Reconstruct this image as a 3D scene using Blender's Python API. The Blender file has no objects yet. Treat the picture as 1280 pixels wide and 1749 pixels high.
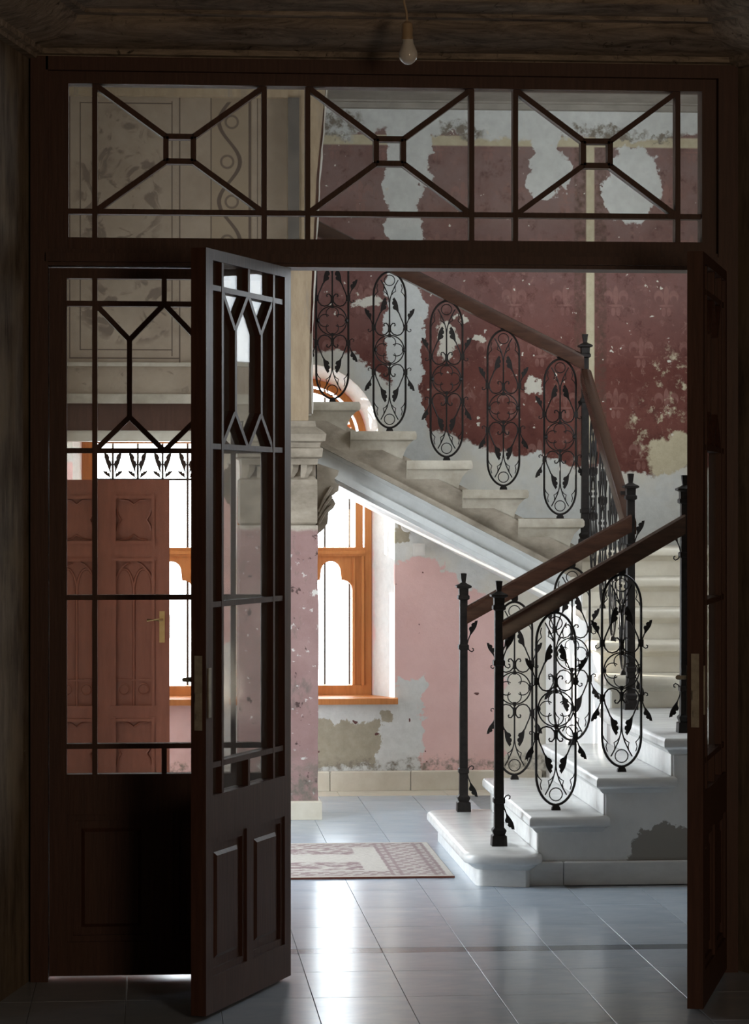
import bpy, math, random
from mathutils import Vector, Matrix
random.seed(7)
S = bpy.context.scene
C = S.collection
# ---------------------------------------------------------------- camera
cam = bpy.data.cameras.new('camera'); camo = bpy.data.objects.new('camera', cam); C.objects.link(camo)
cam.sensor_fit = 'VERTICAL'; cam.sensor_height = 36.0; cam.sensor_width = 36.0
cam.lens = 4600 / 1749 * 36
cam.shift_y = -9.5 / 1749
cam.clip_start = 0.05; cam.clip_end = 200
camo.location = (0, 0, 1.65)
camo.rotation_euler = (math.pi / 2, 0, -math.atan(378 / 4600))
S.camera = camo
# ---------------------------------------------------------------- sky, sun, exposure
W = bpy.data.worlds.new('sky'); S.world = W; W.use_nodes = True
bg = W.node_tree.nodes['Background']; bg.inputs['Color'].default_value = (0.86, 0.935, 1.0, 1); bg.inputs['Strength'].default_value = 11.5
sun = bpy.data.lights.new('sun', 'SUN'); sun.energy = 26; sun.angle = 0.01; sun.color = (1, .93, .82)
suno = bpy.data.objects.new('sun', sun); C.objects.link(suno)
suno.rotation_euler = Vector((.74, -.67, -.19)).to_track_quat('-Z', 'Y').to_euler()
def portal(loc, rot, sx, sy):
    l = bpy.data.lights.new('daylight_portal', 'AREA'); l.shape = 'RECTANGLE'; l.size = sx; l.size_y = sy
    l.cycles.is_portal = True
    o = bpy.data.objects.new('daylight_portal', l); C.objects.link(o); o.location = loc; o.rotation_euler = rot
portal((-1.0, 12.2, 1.3), (0, -math.pi / 2, 0), 2.6, 2.0)
portal((-1.0, 15.15, 1.1), (0, -math.pi / 2, 0), 2.2, .8)
portal((3.8, 13.0, 3.1), (0, math.pi / 2, 0), 1.4, 2.2)
portal((.89, 16.2, 1.5), (-math.pi / 2, 0, 0), .8, 2.0)
portal((-.05, 16.2, 1.5), (-math.pi / 2, 0, 0), .8, 2.0)
# added warm area lamp behind the viewer, brightening the dark front room
al = bpy.data.lights.new('front_room_fill_light', 'AREA'); al.shape = 'RECTANGLE'; al.size = 1.2; al.size_y = 1.6; al.energy = 62; al.color = (1, .76, .54)
ao = bpy.data.objects.new('front_room_fill_light', al); C.objects.link(ao); ao.location = (2.6, 1.0, 2.0)
ao.rotation_euler = (Vector((.2, 9.4, 1.6)) - ao.location).to_track_quat('-Z', 'Y').to_euler()
S.cycles.max_bounces = 9; S.cycles.diffuse_bounces = 5
S.view_settings.view_transform = 'Standard'; S.view_settings.look = 'None'
S.view_settings.exposure = 0; S.view_settings.gamma = 1; S.view_settings.use_curve_mapping = False

# ---------------------------------------------------------------- node helpers
class G:
    def __init__(s, name, rough=.6, spec=.5, metal=0.):
        s.mat = bpy.data.materials.new(name); s.mat.use_nodes = True
        s.t = s.mat.node_tree; s.b = s.t.nodes['Principled BSDF']
        s.b.inputs['Roughness'].default_value = rough; s.b.inputs['Metallic'].default_value = metal
        s.b.inputs['Specular IOR Level'].default_value = spec
        tc = s.t.nodes.new('ShaderNodeTexCoord'); s.co = tc.outputs['Object']
        sp = s.t.nodes.new('ShaderNodeSeparateXYZ'); s.t.links.new(s.co, sp.inputs[0])
        s.X, s.Y, s.Z = sp.outputs
    def put(s, sock, v):
        if isinstance(v, (int, float)): sock.default_value = v
        elif isinstance(v, tuple): sock.default_value = v if len(v) == 4 or sock.type == 'VECTOR' else (*v, 1)
        else: s.t.links.new(v, sock)
    def m(s, op, a, b=0., c=0., clamp=False):
        n = s.t.nodes.new('ShaderNodeMath'); n.operation = op; n.use_clamp = clamp
        for i, v in enumerate((a, b, c)): s.put(n.inputs[i], v)
        return n.outputs[0]
    def add(s, a, b): return s.m('ADD', a, b)
    def sub(s, a, b): return s.m('SUBTRACT', a, b)
    def mul(s, a, b): return s.m('MULTIPLY', a, b)
    def mn(s, a, b): return s.m('MINIMUM', a, b)
    def mx(s, *a):
        r = a[0]
        for q in a[1:]: r = s.m('MAXIMUM', r, q)
        return r
    def sat(s, v, k=1., o=0.): return s.m('MULTIPLY_ADD', v, k, o, True)
    def mix(s, f, a, b):
        n = s.t.nodes.new('ShaderNodeMix'); n.data_type = 'RGBA'
        s.put(n.inputs[0], f); s.put(n.inputs[6], a); s.put(n.inputs[7], b)
        return n.outputs[2]
    def noise(s, scale, detail=4., rough=.6, vec=None, dist=0., sc=None):
        v = vec or s.co
        if sc:
            mp = s.t.nodes.new('ShaderNodeMapping'); s.t.links.new(v, mp.inputs[0]); mp.inputs['Scale'].default_value = sc; v = mp.outputs[0]
        n = s.t.nodes.new('ShaderNodeTexNoise'); s.t.links.new(v, n.inputs['Vector'])
        n.inputs['Scale'].default_value = scale; n.inputs['Detail'].default_value = detail; n.inputs['Roughness'].default_value = rough
        n.inputs['Distortion'].default_value = dist
        return n.outputs['Fac']
    def warp(s, amp, scale, detail=5.):
        """ragged copies of X and Z"""
        n1 = s.noise(scale, detail, .65); mp = s.t.nodes.new('ShaderNodeMapping'); s.t.links.new(s.co, mp.inputs[0]); mp.inputs['Location'].default_value = (7.3, 3.1, 5.7)
        n2 = s.noise(scale, detail, .65, vec=mp.outputs[0])
        s.wx = s.m('MULTIPLY_ADD', s.sub(n1, .5), amp, s.X); s.wz = s.m('MULTIPLY_ADD', s.sub(n2, .5), amp, s.Z)
    def box(s, x0, x1, z0, z1, soft=.008, raw=False):
        x, z = (s.X, s.Z) if raw else (s.wx, s.wz)
        a = s.mn(s.mn(s.sub(x, x0), s.sub(x1, x)), s.mn(s.sub(z, z0), s.sub(z1, z)))
        return s.sat(a, 1 / soft, .5)
    def ell(s, cx, cz, rx, rz, soft=.12, raw=False):
        x, z = (s.X, s.Z) if raw else (s.wx, s.wz)
        a = s.m('POWER', s.mul(s.sub(x, cx), 1 / rx), 2.); b = s.m('POWER', s.mul(s.sub(z, cz), 1 / rz), 2.)
        return s.sat(s.sub(1., s.add(a, b)), 1 / soft, .5)
    def curve(s, x, pts):
        n = s.t.nodes.new('ShaderNodeFloatCurve'); x0, x1 = pts[0][0], pts[-1][0]
        zs = [p[1] for p in pts]; z0, z1 = min(zs) - .05, max(zs) + .05
        s.t.links.new(s.sat(x, 1 / (x1 - x0), -x0 / (x1 - x0)), n.inputs['Value'])
        c = n.mapping.curves[0]
        while len(c.points) < len(pts): c.points.new(.5, .5)
        for p, q in zip(c.points, pts): p.location = ((q[0] - x0) / (x1 - x0), (q[1] - z0) / (z1 - z0)); p.handle_type = 'VECTOR'
        n.mapping.update()
        return s.m('MULTIPLY_ADD', n.outputs[0], z1 - z0, z0)
    def done(s, col, bump=None, bs=.3, bd=.01, rough=None):
        s.put(s.b.inputs['Base Color'], col)
        if rough is not None: s.put(s.b.inputs['Roughness'], rough)
        if bump is not None:
            n = s.t.nodes.new('ShaderNodeBump'); n.inputs['Strength'].default_value = bs; n.inputs['Distance'].default_value = bd
            s.t.links.new(bump, n.inputs['Height']); s.t.links.new(n.outputs[0], s.b.inputs['Normal'])
        return s.mat
def simple(name, c1, c2, scale=8., rough=.6, spec=.5, metal=0., sc=None, bs=.2, bd=.004, lo=.3, hi=.7):
    g = G(name, rough, spec, metal); n = g.noise(scale, 6, .65, sc=sc)
    return g.done(g.mix(g.sat(n, 1 / (hi - lo), -lo / (hi - lo)), c1, c2), n, bs, bd)

M = {}
M['door'] = simple('dark_varnished_wood', (.050, .021, .013), (.085, .037, .023), 5, .5, .3, sc=(14, 14, 1))
M['rail'] = simple('brown_handrail_wood', (.026, .012, .008), (.052, .024, .015), 4, .24, .45, sc=(2, 2, 12), bs=.05)
M['iron'] = simple('black_wrought_iron', (.006, .005, .0045), (.018, .014, .012), 40, .5, .18, 0.)
M['orange'] = simple('orange_stained_wood', (.42, .15, .04), (.55, .22, .07), 4, .4, .4, sc=(12, 12, 1), bs=.1)
M['brown'] = simple('red_brown_painted_wood', (.26, .082, .045), (.34, .115, .066), 6, .45, .4, sc=(6, 6, 1), bs=.1)
M['brass'] = simple('brass', (.6, .42, .17), (.7, .52, .25), 20, .3, .5, .9)
M['steel'] = simple('worn_steel', (.26, .24, .19), (.42, .39, .32), 30, .45, .5, .1)
M['marble'] = simple('white_stair_marble', (.52, .52, .51), (.66, .66, .64), 5, .25, .5, sc=(1, 3, 3), bs=.05)
M['stone'] = simple('weathered_beige_stone', (.27, .235, .18), (.47, .425, .35), 7, .7, .3, bs=.4, bd=.006)
M['dirtystone'] = simple('grimy_brown_stone', (.17, .14, .105), (.36, .31, .245), 6, .75, .25, sc=(1, 1, 1.6), bs=.5, bd=.008)
M['darkband'] = simple('dark_grey_paint', (.06, .053, .045), (.11, .095, .08), 8, .8)
M['stonegrey'] = simple('grey_painted_moulding', (.50, .51, .50), (.62, .63, .62), 9, .6, .3, bs=.15)
M['skirt'] = simple('cream_marble_skirting', (.52, .47, .38), (.64, .60, .51), 6, .35, .5, bs=.05)
M['grout'] = simple('dark_grout', (.16, .17, .18), (.24, .25, .26), 20, .8)
M['strip'] = simple('dark_grey_marble_strip', (.11, .14, .175), (.16, .19, .225), 4, .22)
M['white'] = simple('white_plastic', (.66, .64, .60), (.72, .70, .66), 12, .4)
M['tan'] = simple('tan_bakelite', (.42, .30, .18), (.48, .35, .22), 12, .4)
M['bulb'] = simple('frosted_bulb', (.75, .72, .66), (.80, .77, .72), 5, .12)
M['plain'] = simple('old_cream_plaster', (.52, .48, .42), (.62, .58, .52), 3, .8)
M['cement'] = simple('bare_cement', (.24, .22, .19), (.36, .33, .29), 6, .85)

g = G('marble_floor_tile', .2, .6)     # floor tiles
oi = g.t.nodes.new('ShaderNodeObjectInfo')
n1 = g.noise(3.2, 8, .65, sc=(1, 2.2, 1), dist=.6); n2 = g.noise(2.5, 2)
c = g.mix(g.sat(n1, 2.2, -.6), (.33, .395, .475), (.47, .53, .59))
c = g.mix(g.mul(oi.outputs['Random'], .25), c, (.30, .35, .42))
M['tile'] = g.done(c, n1, .02, .003, rough=g.sat(n2, .12, .17))

g = G('door_glass')                     # thin dusty panes
t = g.t; out = t.nodes['Material Output']
tr = t.nodes.new('ShaderNodeBsdfTransparent'); tr.inputs[0].default_value = (.89, .885, .87, 1)
gl = t.nodes.new('ShaderNodeBsdfGlossy'); gl.inputs['Roughness'].default_value = .03
df = t.nodes.new('ShaderNodeBsdfDiffuse'); df.inputs[0].default_value = (.55, .56, .58, 1)
lw = t.nodes.new('ShaderNodeLayerWeight'); frs = g.m('MULTIPLY_ADD', g.m('POWER', lw.outputs['Facing'], 4.), .16, .03)
m1 = t.nodes.new('ShaderNodeMixShader'); t.links.new(frs, m1.inputs[0]); t.links.new(tr.outputs[0], m1.inputs[1]); t.links.new(gl.outputs[0], m1.inputs[2])
m2 = t.nodes.new('ShaderNodeMixShader'); t.links.new(g.sat(g.noise(5, 6, .7), .2, -.03), m2.inputs[0]); t.links.new(m1.outputs[0], m2.inputs[1]); t.links.new(df.outputs[0], m2.inputs[2])
t.links.new(m2.outputs[0], out.inputs[0]); M['glass'] = g.mat
g = G('clear_glass'); t = g.t; out = t.nodes['Material Output']
tr = t.nodes.new('ShaderNodeBsdfTransparent'); tr.inputs[0].default_value = (.96, .97, .97, 1)
gl = t.nodes.new('ShaderNodeBsdfGlossy'); gl.inputs['Roughness'].default_value = .02
lw = t.nodes.new('ShaderNodeLayerWeight'); frs = g.m('MULTIPLY_ADD', g.m('POWER', lw.outputs['Facing'], 4.), .6, .035); m1 = t.nodes.new('ShaderNodeMixShader')
t.links.new(frs, m1.inputs[0]); t.links.new(tr.outputs[0], m1.inputs[1]); t.links.new(gl.outputs[0], m1.inputs[2]); t.links.new(m1.outputs[0], out.inputs[0])
M['clear'] = g.mat

# peeling back wall: red stencilled paper above, pink below, plaster patches
g = G('peeling_red_and_pink_wall', .85, .2); g.warp(.30, 5.5, 9)
n = g.noise(3, 8, .7); nf = g.noise(22, 5, .7)
red = g.mix(g.sat(n, 2.5, -.75), (.105, .034, .027), (.19, .072, .057))
fade = g.m('MULTIPLY', g.sat(g.Z, 1.0, -2.45), g.sat(g.noise(2.1, 6, .7), 2.5, -.35))
red = g.mix(g.mul(fade, .8), red, (.25, .18, .17))
red = g.mix(g.sat(g.noise(11, 7, .75), 5, -2.7), red, (.075, .026, .022))
red = g.mix(g.sat(g.noise(16, 6, .75, dist=.6), 7, -4.1), red, (.29, .17, .14))
cell = .30
fx = g.sub(g.m('FRACT', g.mul(g.X, 1 / cell)), .5); fz0 = g.mul(g.Z, 1 / cell)
row = g.m('FRACT', g.mul(g.m('FLOOR', fz0), .5)); fx = g.sub(g.m('FRACT', g.add(g.mul(g.X, 1 / cell), row)), .5); fz = g.sub(g.m('FRACT', fz0), .5)
ax = g.m('ABSOLUTE', fx)
def el(cx, cz, rx, rz):
    a = g.m('POWER', g.mul(g.sub(ax, cx), 1 / rx), 2.); b = g.m('POWER', g.mul(g.sub(fz, cz), 1 / rz), 2.)
    return g.sub(1., g.add(a, b))
def ring(cx, cz, rx, rz): return g.sat(g.sub(.55, g.m('ABSOLUTE', g.sub(el(cx, cz, rx, rz), .25))), 3.)
fle = g.mx(g.sat(el(0, .12, .055, .20), 4), g.mul(g.sat(el(.15, .10, .10, .13), 4), g.sat(g.sub(.75, el(.15, .04, .10, .12)), 4)), g.sat(el(0, -.08, .15, .025), 4), g.sat(el(.05, -.20, .045, .09), 4))
fle = g.mul(fle, g.sat(g.noise(9, 6, .7), 3, -.8))
red = g.mix(g.mul(g.mx(fle, g.mul(ring(.5, 0., .21, .30), g.sat(g.noise(13, 6, .75), 4, -1.9))), .55), red, (.30, .16, .135))
white = g.mix(g.sat(nf, 2, -.6), (.56, .57, .55), (.68, .69, .67))
cream = g.mix(g.sat(n, 2.5, -.7), (.55, .51, .43), (.68, .65, .57))
tan = g.mix(g.sat(nf, 2, -.5), (.30, .27, .20), (.40, .36, .28))
pink = g.mix(g.sat(n, 2.5, -.75), (.65, .42, .395), (.74, .51, .485))
yel = g.mix(g.sat(nf, 2, -.5), (.46, .40, .27), (.60, .54, .39))
dark = g.mix(g.sat(nf, 2, -.5), (.13, .115, .09), (.24, .21, .17))
col = red
# painted frame lines beside the yellow stile
for x0, x1 in ((2.455, 2.525), (2.575, 2.645)):
    col = g.mix(g.mul(g.box(x0, x1, 1.9, 3.76, raw=True), g.sat(g.noise(30, 4), 3, -1.1)), col, (.10, .06, .045))
col = g.mix(g.box(2.525, 2.573, 1.9, 3.78, raw=True), col, yel)
col = g.mix(g.box(.6, 3.7, 3.752, 3.81, .01, raw=True), col, yel)
col = g.mix(g.box(.3, 3.8, 3.81, 4.2, .02, raw=False), col, white)
for e in ((1.0, 3.87, .22, .07), (1.78, 3.84, .16, .05), (2.68, 3.85, .2, .055), (3.0, 3.81, .1, .03)):
    col = g.mix(g.mul(g.ell(*e, .5), g.sat(nf, 6, -2.4)), col, dark)
# plaster patches in the red
for b in ((1.355, 1.545, 1.9, 3.9), (1.44, 1.60, 3.55, 3.9), (2.20, 2.38, 3.62, 3.95)): col = g.mix(g.box(*b), col, white)
for e in ((2.30, 3.62, .12, .16), (2.80, 3.55, .17, .22), (2.72, 3.50, .09, .16)): col = g.mix(g.ell(*e), col, white)
for e in ((1.235, 2.84, .06, .05), (1.70, 2.62, .06, .10), (1.87, 2.64, .06, .03), (2.20, 2.35, .055, .055), (1.80, 2.75, .02, .02)): col = g.mix(g.ell(*e, .3), col, cream)
for e in ((3.03, 2.35, .16, .22), (2.95, 2.1, .16, .12)): col = g.mix(g.mul(g.ell(*e, .9), g.sat(g.noise(13, 6, .7), 9, -4.9)), col, yel)
col = g.mix(g.ell(3.03, 1.96, .17, .12, .3), col, yel)
chips = g.sat(g.noise(24, 2, .5), 30, -21.6); col = g.mix(chips, col, cream)
low = g.curve(g.wx, [(.5, 2.6), (.9, 2.6), (1.15, 2.53), (1.33, 2.38), (1.54, 2.34), (1.57, 2.09), (1.8, 2.02), (2.15, 1.96), (2.5, 1.89), (2.9, 1.86), (3.7, 1.86)])
below = g.sat(g.sub(low, g.wz), 60., .5)
col = g.mix(below, col, g.mix(g.sat(g.noise(2.3, 5), 5, -2.2), white, cream))
# pink dado with plaster above it, cream to its right
pk = g.curve(g.wx, [(-.9, 1.9), (.3, 1.9), (1.0, 1.50), (1.40, 1.31), (1.52, 1.35), (1.66, 1.33), (1.73, 1.28), (1.80, 1.14), (2.00, 1.11), (2.05, .2)])
pm = g.mul(g.sat(g.sub(pk, g.wz), 80., .5), g.box(-1, 2.03, -.2, 3))
col = g.mix(pm, col, pink)
col = g.mix(g.box(2.03, 2.35, 0, 1.5), col, cream)
for b in ((.90, 1.42, -.1, .56), (1.40, 1.55, .06, .66), (.3, .55, .0, .85)): col = g.mix(g.box(*b), col, white)
for b in ((.85, 1.30, .13, .40),): col = g.mix(g.box(*b), col, tan)
for e in ((1.35, .43, .04, .05), (1.29, .37, .03, .03), (1.44, 1.51, .06, .05)): col = g.mix(g.ell(*e, .3), col, tan)
for e in ((.48, 1.75, .09, .12), (.5, 1.5, .04, .1)): col = g.mix(g.ell(*e, .2), col, dark)
spots = g.sat(g.noise(19, 2, .5), 40, -29.5); col = g.mix(g.mul(spots, pm), col, (.13, .06, .055))
col = g.mix(g.mul(g.box(-1, 2.3, -.1, .185, .03), g.sat(nf, 5, -2.2)), col, dark)
col = g.mix(g.sat(g.Y, 200., -200 * 15.606), col, g.mix(g.sat(g.add(g.Y, g.mul(g.sub(n, .5), .2)), 30., -30 * 15.81), white, pink))  # reveals in white plaster, pink by the frame painted for its shadow
M['backwall'] = g.done(col, g.add(nf, g.mul(below, .6)), .35, .006)

# pier: pink paint, bare stone above
g = G('scuffed_pink_pier', .85, .2); g.warp(.10, 7, 6); n = g.noise(4, 7, .7); nf = g.noise(20, 6, .7)
col = g.mix(g.sat(n, 2.5, -.75), (.25, .15, .14), (.33, .215, .20))
col = g.mix(g.sat(g.noise(9, 7, .75, sc=(1, 1, .5)), 7, -3.8), col, (.17, .135, .12))
col = g.mix(g.sat(g.noise(23, 3, .6), 18, -11.6), col, (.60, .57, .53))
col = g.mix(g.sat(g.noise(17, 3, .6), 20, -13.0), col, (.08, .05, .045))
col = g.mix(g.mul(g.box(.3, 1, 0, .30, .15), g.sat(nf, 5, -2)), col, (.17, .145, .12))
col = g.mix(g.box(.3, 1.2, 1.53, 2.3, .02), col, g.mix(g.sat(nf, 2.4, -.6), (.28, .24, .19), (.46, .41, .34)))
M['pier'] = g.done(col, nf, .5, .01)

# painted panels over the vestibule opening
g = G('painted_ornament_wall', .85, .2); g.warp(.05, 6, 5); n = g.noise(3, 8, .7); nf = g.noise(18, 5, .7)
base = g.mix(g.sat(n, 2.4, -.7), (.23, .178, .13), (.32, .26, .198))
col = base
ink = (.09, .065, .05)
col = g.mix(g.box(.30, .52, 2.42, 3.80, raw=True), col, (.25, .195, .135))
for x0, x1, z0, z1 in ((.135, .142, 2.40, 3.82), (.095, .101, 2.44, 3.78), (-.385, -.379, 2.47, 3.77), (-.44, -.434, 2.43, 3.82)):
    col = g.mix(g.box(x0, x1, z0, z1, .003, raw=True), col, ink)
for x0, x1, z0, z1 in ((-.385, .10, 3.765, 3.771), (-.44, .142, 3.815, 3.821), (-.44, .142, 2.425, 2.432), (-.385, .10, 2.47, 2.476), (.30, .306, 2.42, 3.8), (.50, .515, 2.42, 3.8), (.545, .55, 2.42, 3.8)):
    col = g.mix(g.box(x0, x1, z0, z1, .003, raw=True), col, ink)
# running scroll band
w = g.m('SINE', g.mul(g.Z, 2 * math.pi / .42)); d = g.m('ABSOLUTE', g.sub(g.sub(g.X, .40), g.mul(w, .055)))
col = g.mix(g.mul(g.sat(g.sub(.011, d), 300., .5), g.box(.31, .50, 2.42, 3.78, raw=True)), col, ink)
zc = g.sub(g.m('FRACT', g.mul(g.Z, 1 / .21)), .5); sg = g.m('SIGN', g.m('SINE', g.mul(g.Z, 2 * math.pi / .42)))
rr = g.m('SQRT', g.add(g.m('POWER', g.add(g.sub(g.X, .40), g.mul(sg, .012)), 2.), g.m('POWER', g.mul(zc, .21), 2.)))
sp = g.mul(g.sat(g.sub(.006, g.m('ABSOLUTE', g.sub(rr, .032))), 300., .5), g.box(.31, .50, 2.42, 3.78, raw=True))
col = g.mix(g.mul(sp, .8), col, ink)
fl = g.mul(g.sat(g.noise(7.5, 3, .55, dist=1.4), 14, -7.4), g.mx(g.ell(-.18, 3.30, .22, .44, .5), g.ell(-.12, 2.68, .26, .17, .5)))
col = g.mix(g.mul(fl, .8), col, (.12, .09, .07))
col = g.mix(g.mul(g.sat(g.noise(9, 4, .6, dist=2.), 16, -9.6), g.box(-1, .72, 2.2, 2.38)), col, (.20, .16, .12))
M['painted'] = g.done(col, nf, .2, .004)

g = G('stained_pilaster', .85, .2); g.warp(.05, 9, 5); nf = g.noise(12, 6, .7, sc=(2, 2, .5))
col = g.mix(g.sat(nf, 2.4, -.7), (.25, .185, .12), (.35, .27, .18))
col = g.mix(g.sat(g.noise(4, 6, .7, sc=(4, 4, .4)), 6, -3.4), col, (.22, .19, .16))
M['pilaster'] = g.done(col, nf, .3, .006)

# stair side wall: limewash with a bare cement patch
g = G('stair_side_plaster', .85, .2); g.warp(.24, 9, 8); n = g.noise(4, 8, .7, sc=(1, 1, .6)); nf = g.noise(25, 4)
col = g.mix(g.sat(n, 2.4, -.7), (.58, .58, .565), (.73, .73, .71))
col = g.mix(g.mx(g.box(2.08, 4, .0, .20), g.ell(2.22, .2, .12, .05, .2)), col, (.27, .25, .225))
M['stairside'] = g.done(col, nf, .25, .004)

# smoky front room plaster
g = G('smoke_stained_plaster', .85, .15); n = g.noise(5, 8, .72, sc=(3, 3, .6)); n2 = g.noise(2.2, 5, .6)
col = g.mix(g.sat(n, 3, -1.), (.07, .052, .038), (.26, .205, .15)); col = g.mix(g.sat(n2, 4, -2.), col, (.24, .18, .11))
M['smoke'] = g.done(col, n, .3, .006)
g = G('smoke_stained_cornice', .8, .2); n = g.noise(6, 8, .75, sc=(.8, 4, 4), dist=.8); n2 = g.noise(18, 4, .6, dist=2.)
col = g.mix(g.sat(n, 3, -1.), (.10, .078, .06), (.42, .345, .27)); col = g.mix(g.sat(n2, 9, -5.6), col, (.05, .04, .03))
M['cornice'] = g.done(col, n, .3, .006)

# rug
g = G('worn_woven_rug', .95, .1); g.warp(.02, 20, 3); nf = g.noise(60, 3)
field = g.mix(g.sat(nf, 2, -.5), (.40, .37, .34), (.50, .47, .43)); plum = g.mix(g.sat(nf, 2, -.5), (.20, .14, .145), (.30, .235, .235))
col = g.mix(g.box(-.52, .99, 12.06, 12.95, .01), plum, field) if False else field
def rb(x0, x1, y0, y1, s=.006):
    a = g.mn(g.mn(g.sub(g.wx, x0), g.sub(x1, g.wx)), g.mn(g.sub(g.Y, y0), g.sub(y1, g.Y))); return g.sat(a, 1 / s, .5)
rj = g.mul(g.noise(14, 3), .09)
checker = g.sat(g.mul(g.m('SINE', g.mul(g.add(g.X, rj), 90)), g.m('SINE', g.mul(g.add(g.Y, rj), 60))), 6, .3)
bord = g.sub(rb(-.57, 1.30, 11.93, 13.08), rb(-.30, 1.06, 12.08, 12.93))
col = g.mix(g.mul(bord, g.sat(g.add(g.mul(checker, .55), g.sat(nf, 1.6, -.5)), 1.)), col, plum)
for q in (1.06, 1.10, 1.25, 1.29): col = g.mix(g.mul(rb(q, q + .016, 11.93, 13.08), .8), col, plum)
cor = g.mx(rb(.62, .95, 12.12, 12.40), rb(.62, .95, 12.66, 12.92), rb(.40, .70, 12.10, 12.22), rb(.40, .70, 12.80, 12.92))
col = g.mix(g.mul(cor, g.sat(g.noise(16, 3), 6, -2.4)), col, plum)
M['rug'] = g.done(col, nf, .4, .004)
M['rugedge'] = simple('rust_rug_binding', (.13, .04, .025), (.18, .06, .04), 30, .9)

# ---------------------------------------------------------------- mesh helpers
class MB:
    def __init__(s): s.v = []; s.f = []
    def quad(s, a, b, c, d):
        i = len(s.v); s.v += [a, b, c, d]; s.f.append((i, i + 1, i + 2, i + 3)); return s
    def box(s, x0, x1, y0, y1, z0, z1):
        i = len(s.v)
        s.v += [(x0, y0, z0), (x1, y0, z0), (x1, y1, z0), (x0, y1, z0), (x0, y0, z1), (x1, y0, z1), (x1, y1, z1), (x0, y1, z1)]
        s.f += [tuple(i + k for k in q) for q in ((3, 2, 1, 0), (4, 5, 6, 7), (0, 1, 5, 4), (1, 2, 6, 5), (2, 3, 7, 6), (3, 0, 4, 7))]; return s
    def loft(s, rings, caps=True, closed=True):
        i = len(s.v); n = len(rings[0])
        for r in rings: s.v += [tuple(p) for p in r]
        for a in range(len(rings) - 1):
            for k in range(n if closed else n - 1):
                l = (k + 1) % n; s.f.append((i + a * n + k, i + a * n + l, i + (a + 1) * n + l, i + (a + 1) * n + k))
        if caps: s.f.append(tuple(i + k for k in range(n))[::-1]); s.f.append(tuple(i + (len(rings) - 1) * n + k for k in range(n)))
        return s
    def prism_xz(s, poly, y0, y1): return s.loft([[(x, y0, z) for x, z in poly], [(x, y1, z) for x, z in poly]])
    def prism_xy(s, poly, z0, z1): return s.loft([[(x, y, z0) for x, y in poly], [(x, y, z1) for x, y in poly]])
    def tube(s, pts, r, n=6, r1=None):
        pts = [Vector(p) for p in pts]; rings = []; up = None
        for k, p in enumerate(pts):
            d = (pts[min(k + 1, len(pts) - 1)] - pts[max(k - 1, 0)]).normalized()
            if up is None: up = Vector((0, 1, 0)) if abs(d.y) < .9 else Vector((1, 0, 0))
            a = d.cross(up).normalized(); b = d.cross(a).normalized()
            q = r if r1 is None else r + (r1 - r) * k / (len(pts) - 1)
            rings.append([p + a * q * math.cos(2 * math.pi * j / n) + b * q * math.sin(2 * math.pi * j / n) for j in range(n)])
        return s.loft(rings)
    def lathe(s, prof, cx, cy, n=20, sq=False):
        rings = []
        for z, r in prof: rings.append([(cx + r * math.cos(2 * math.pi * (j + (.5 if sq else 0)) / n), cy + r * math.sin(2 * math.pi * (j + (.5 if sq else 0)) / n), z) for j in range(n)])
        return s.loft(rings)
    def mesh(s, name, mat, smooth=False):
        me = bpy.data.meshes.new(name); me.from_pydata([tuple(v) for v in s.v], [], s.f); me.materials.append(M[mat] if isinstance(mat, str) else mat)
        import bmesh
        bm = bmesh.new(); bm.from_mesh(me); bmesh.ops.recalc_face_normals(bm, faces=bm.faces); bm.to_mesh(me); bm.free()
        if smooth:
            for p in me.polygons: p.use_smooth = True
            me.set_sharp_from_angle(angle=math.radians(38))
        return me
    def build(s, name, mat, parent=None, smooth=False):
        return link(name, s.mesh(name, mat, smooth), parent)
def link(name, me, parent=None, loc=None):
    o = bpy.data.objects.new(name, me); C.objects.link(o)
    if parent:
        o.parent = parent
        if loc is None: o.location = -parent.location if parent.parent is None and parent.get('world_mesh', 1) else (0, 0, 0)
    if loc is not None: o.location = loc
    return o
def empty(name, loc=(0, 0, 0)):
    o = bpy.data.objects.new(name, None); C.objects.link(o); o.location = loc; o.empty_display_size = .1; return o
def tag(o, label=None, cat=None, group=None, kind=None):
    if label: o['label'] = label
    if cat: o['category'] = cat
    if group: o['group'] = group
    if kind: o['kind'] = kind
    return o
def inset(poly, d):
    """offset a convex counter-clockwise outline inwards"""
    n = len(poly); out = []
    for k in range(n):
        p, q, r = Vector(poly[k - 1]), Vector(poly[k]), Vector(poly[(k + 1) % n])
        e1 = (q - p).normalized(); e2 = (r - q).normalized(); n1 = Vector((-e1.y, e1.x)); n2 = Vector((-e2.y, e2.x))
        b = n1 + n2; b = b / max(.3, b.dot(n1)) if b.length > 1e-6 else n1
        out.append(tuple(q + b * d))
    return out
def rect(x0, x1, y0, y1): return [(x0, y0), (x1, y0), (x1, y1), (x0, y1)]
def slab(mb, poly, levels):
    return mb.loft([[(x, y, z) for x, y in inset(poly, d)] for z, d in levels])
def nosed(poly, top, bottom, big=1.):
    mb = MB()
    lv = [(bottom, .036), (top - .075, .036), (top - .066, .026), (top - .056, .018), (top - .05, .012), (top - .046, .004), (top - .038, 0), (top - .016, 0), (top - .006, .004), (top, .012)]
    return slab(mb, poly, [(z, d * big) for z, d in lv])
PI = math.pi

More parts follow.
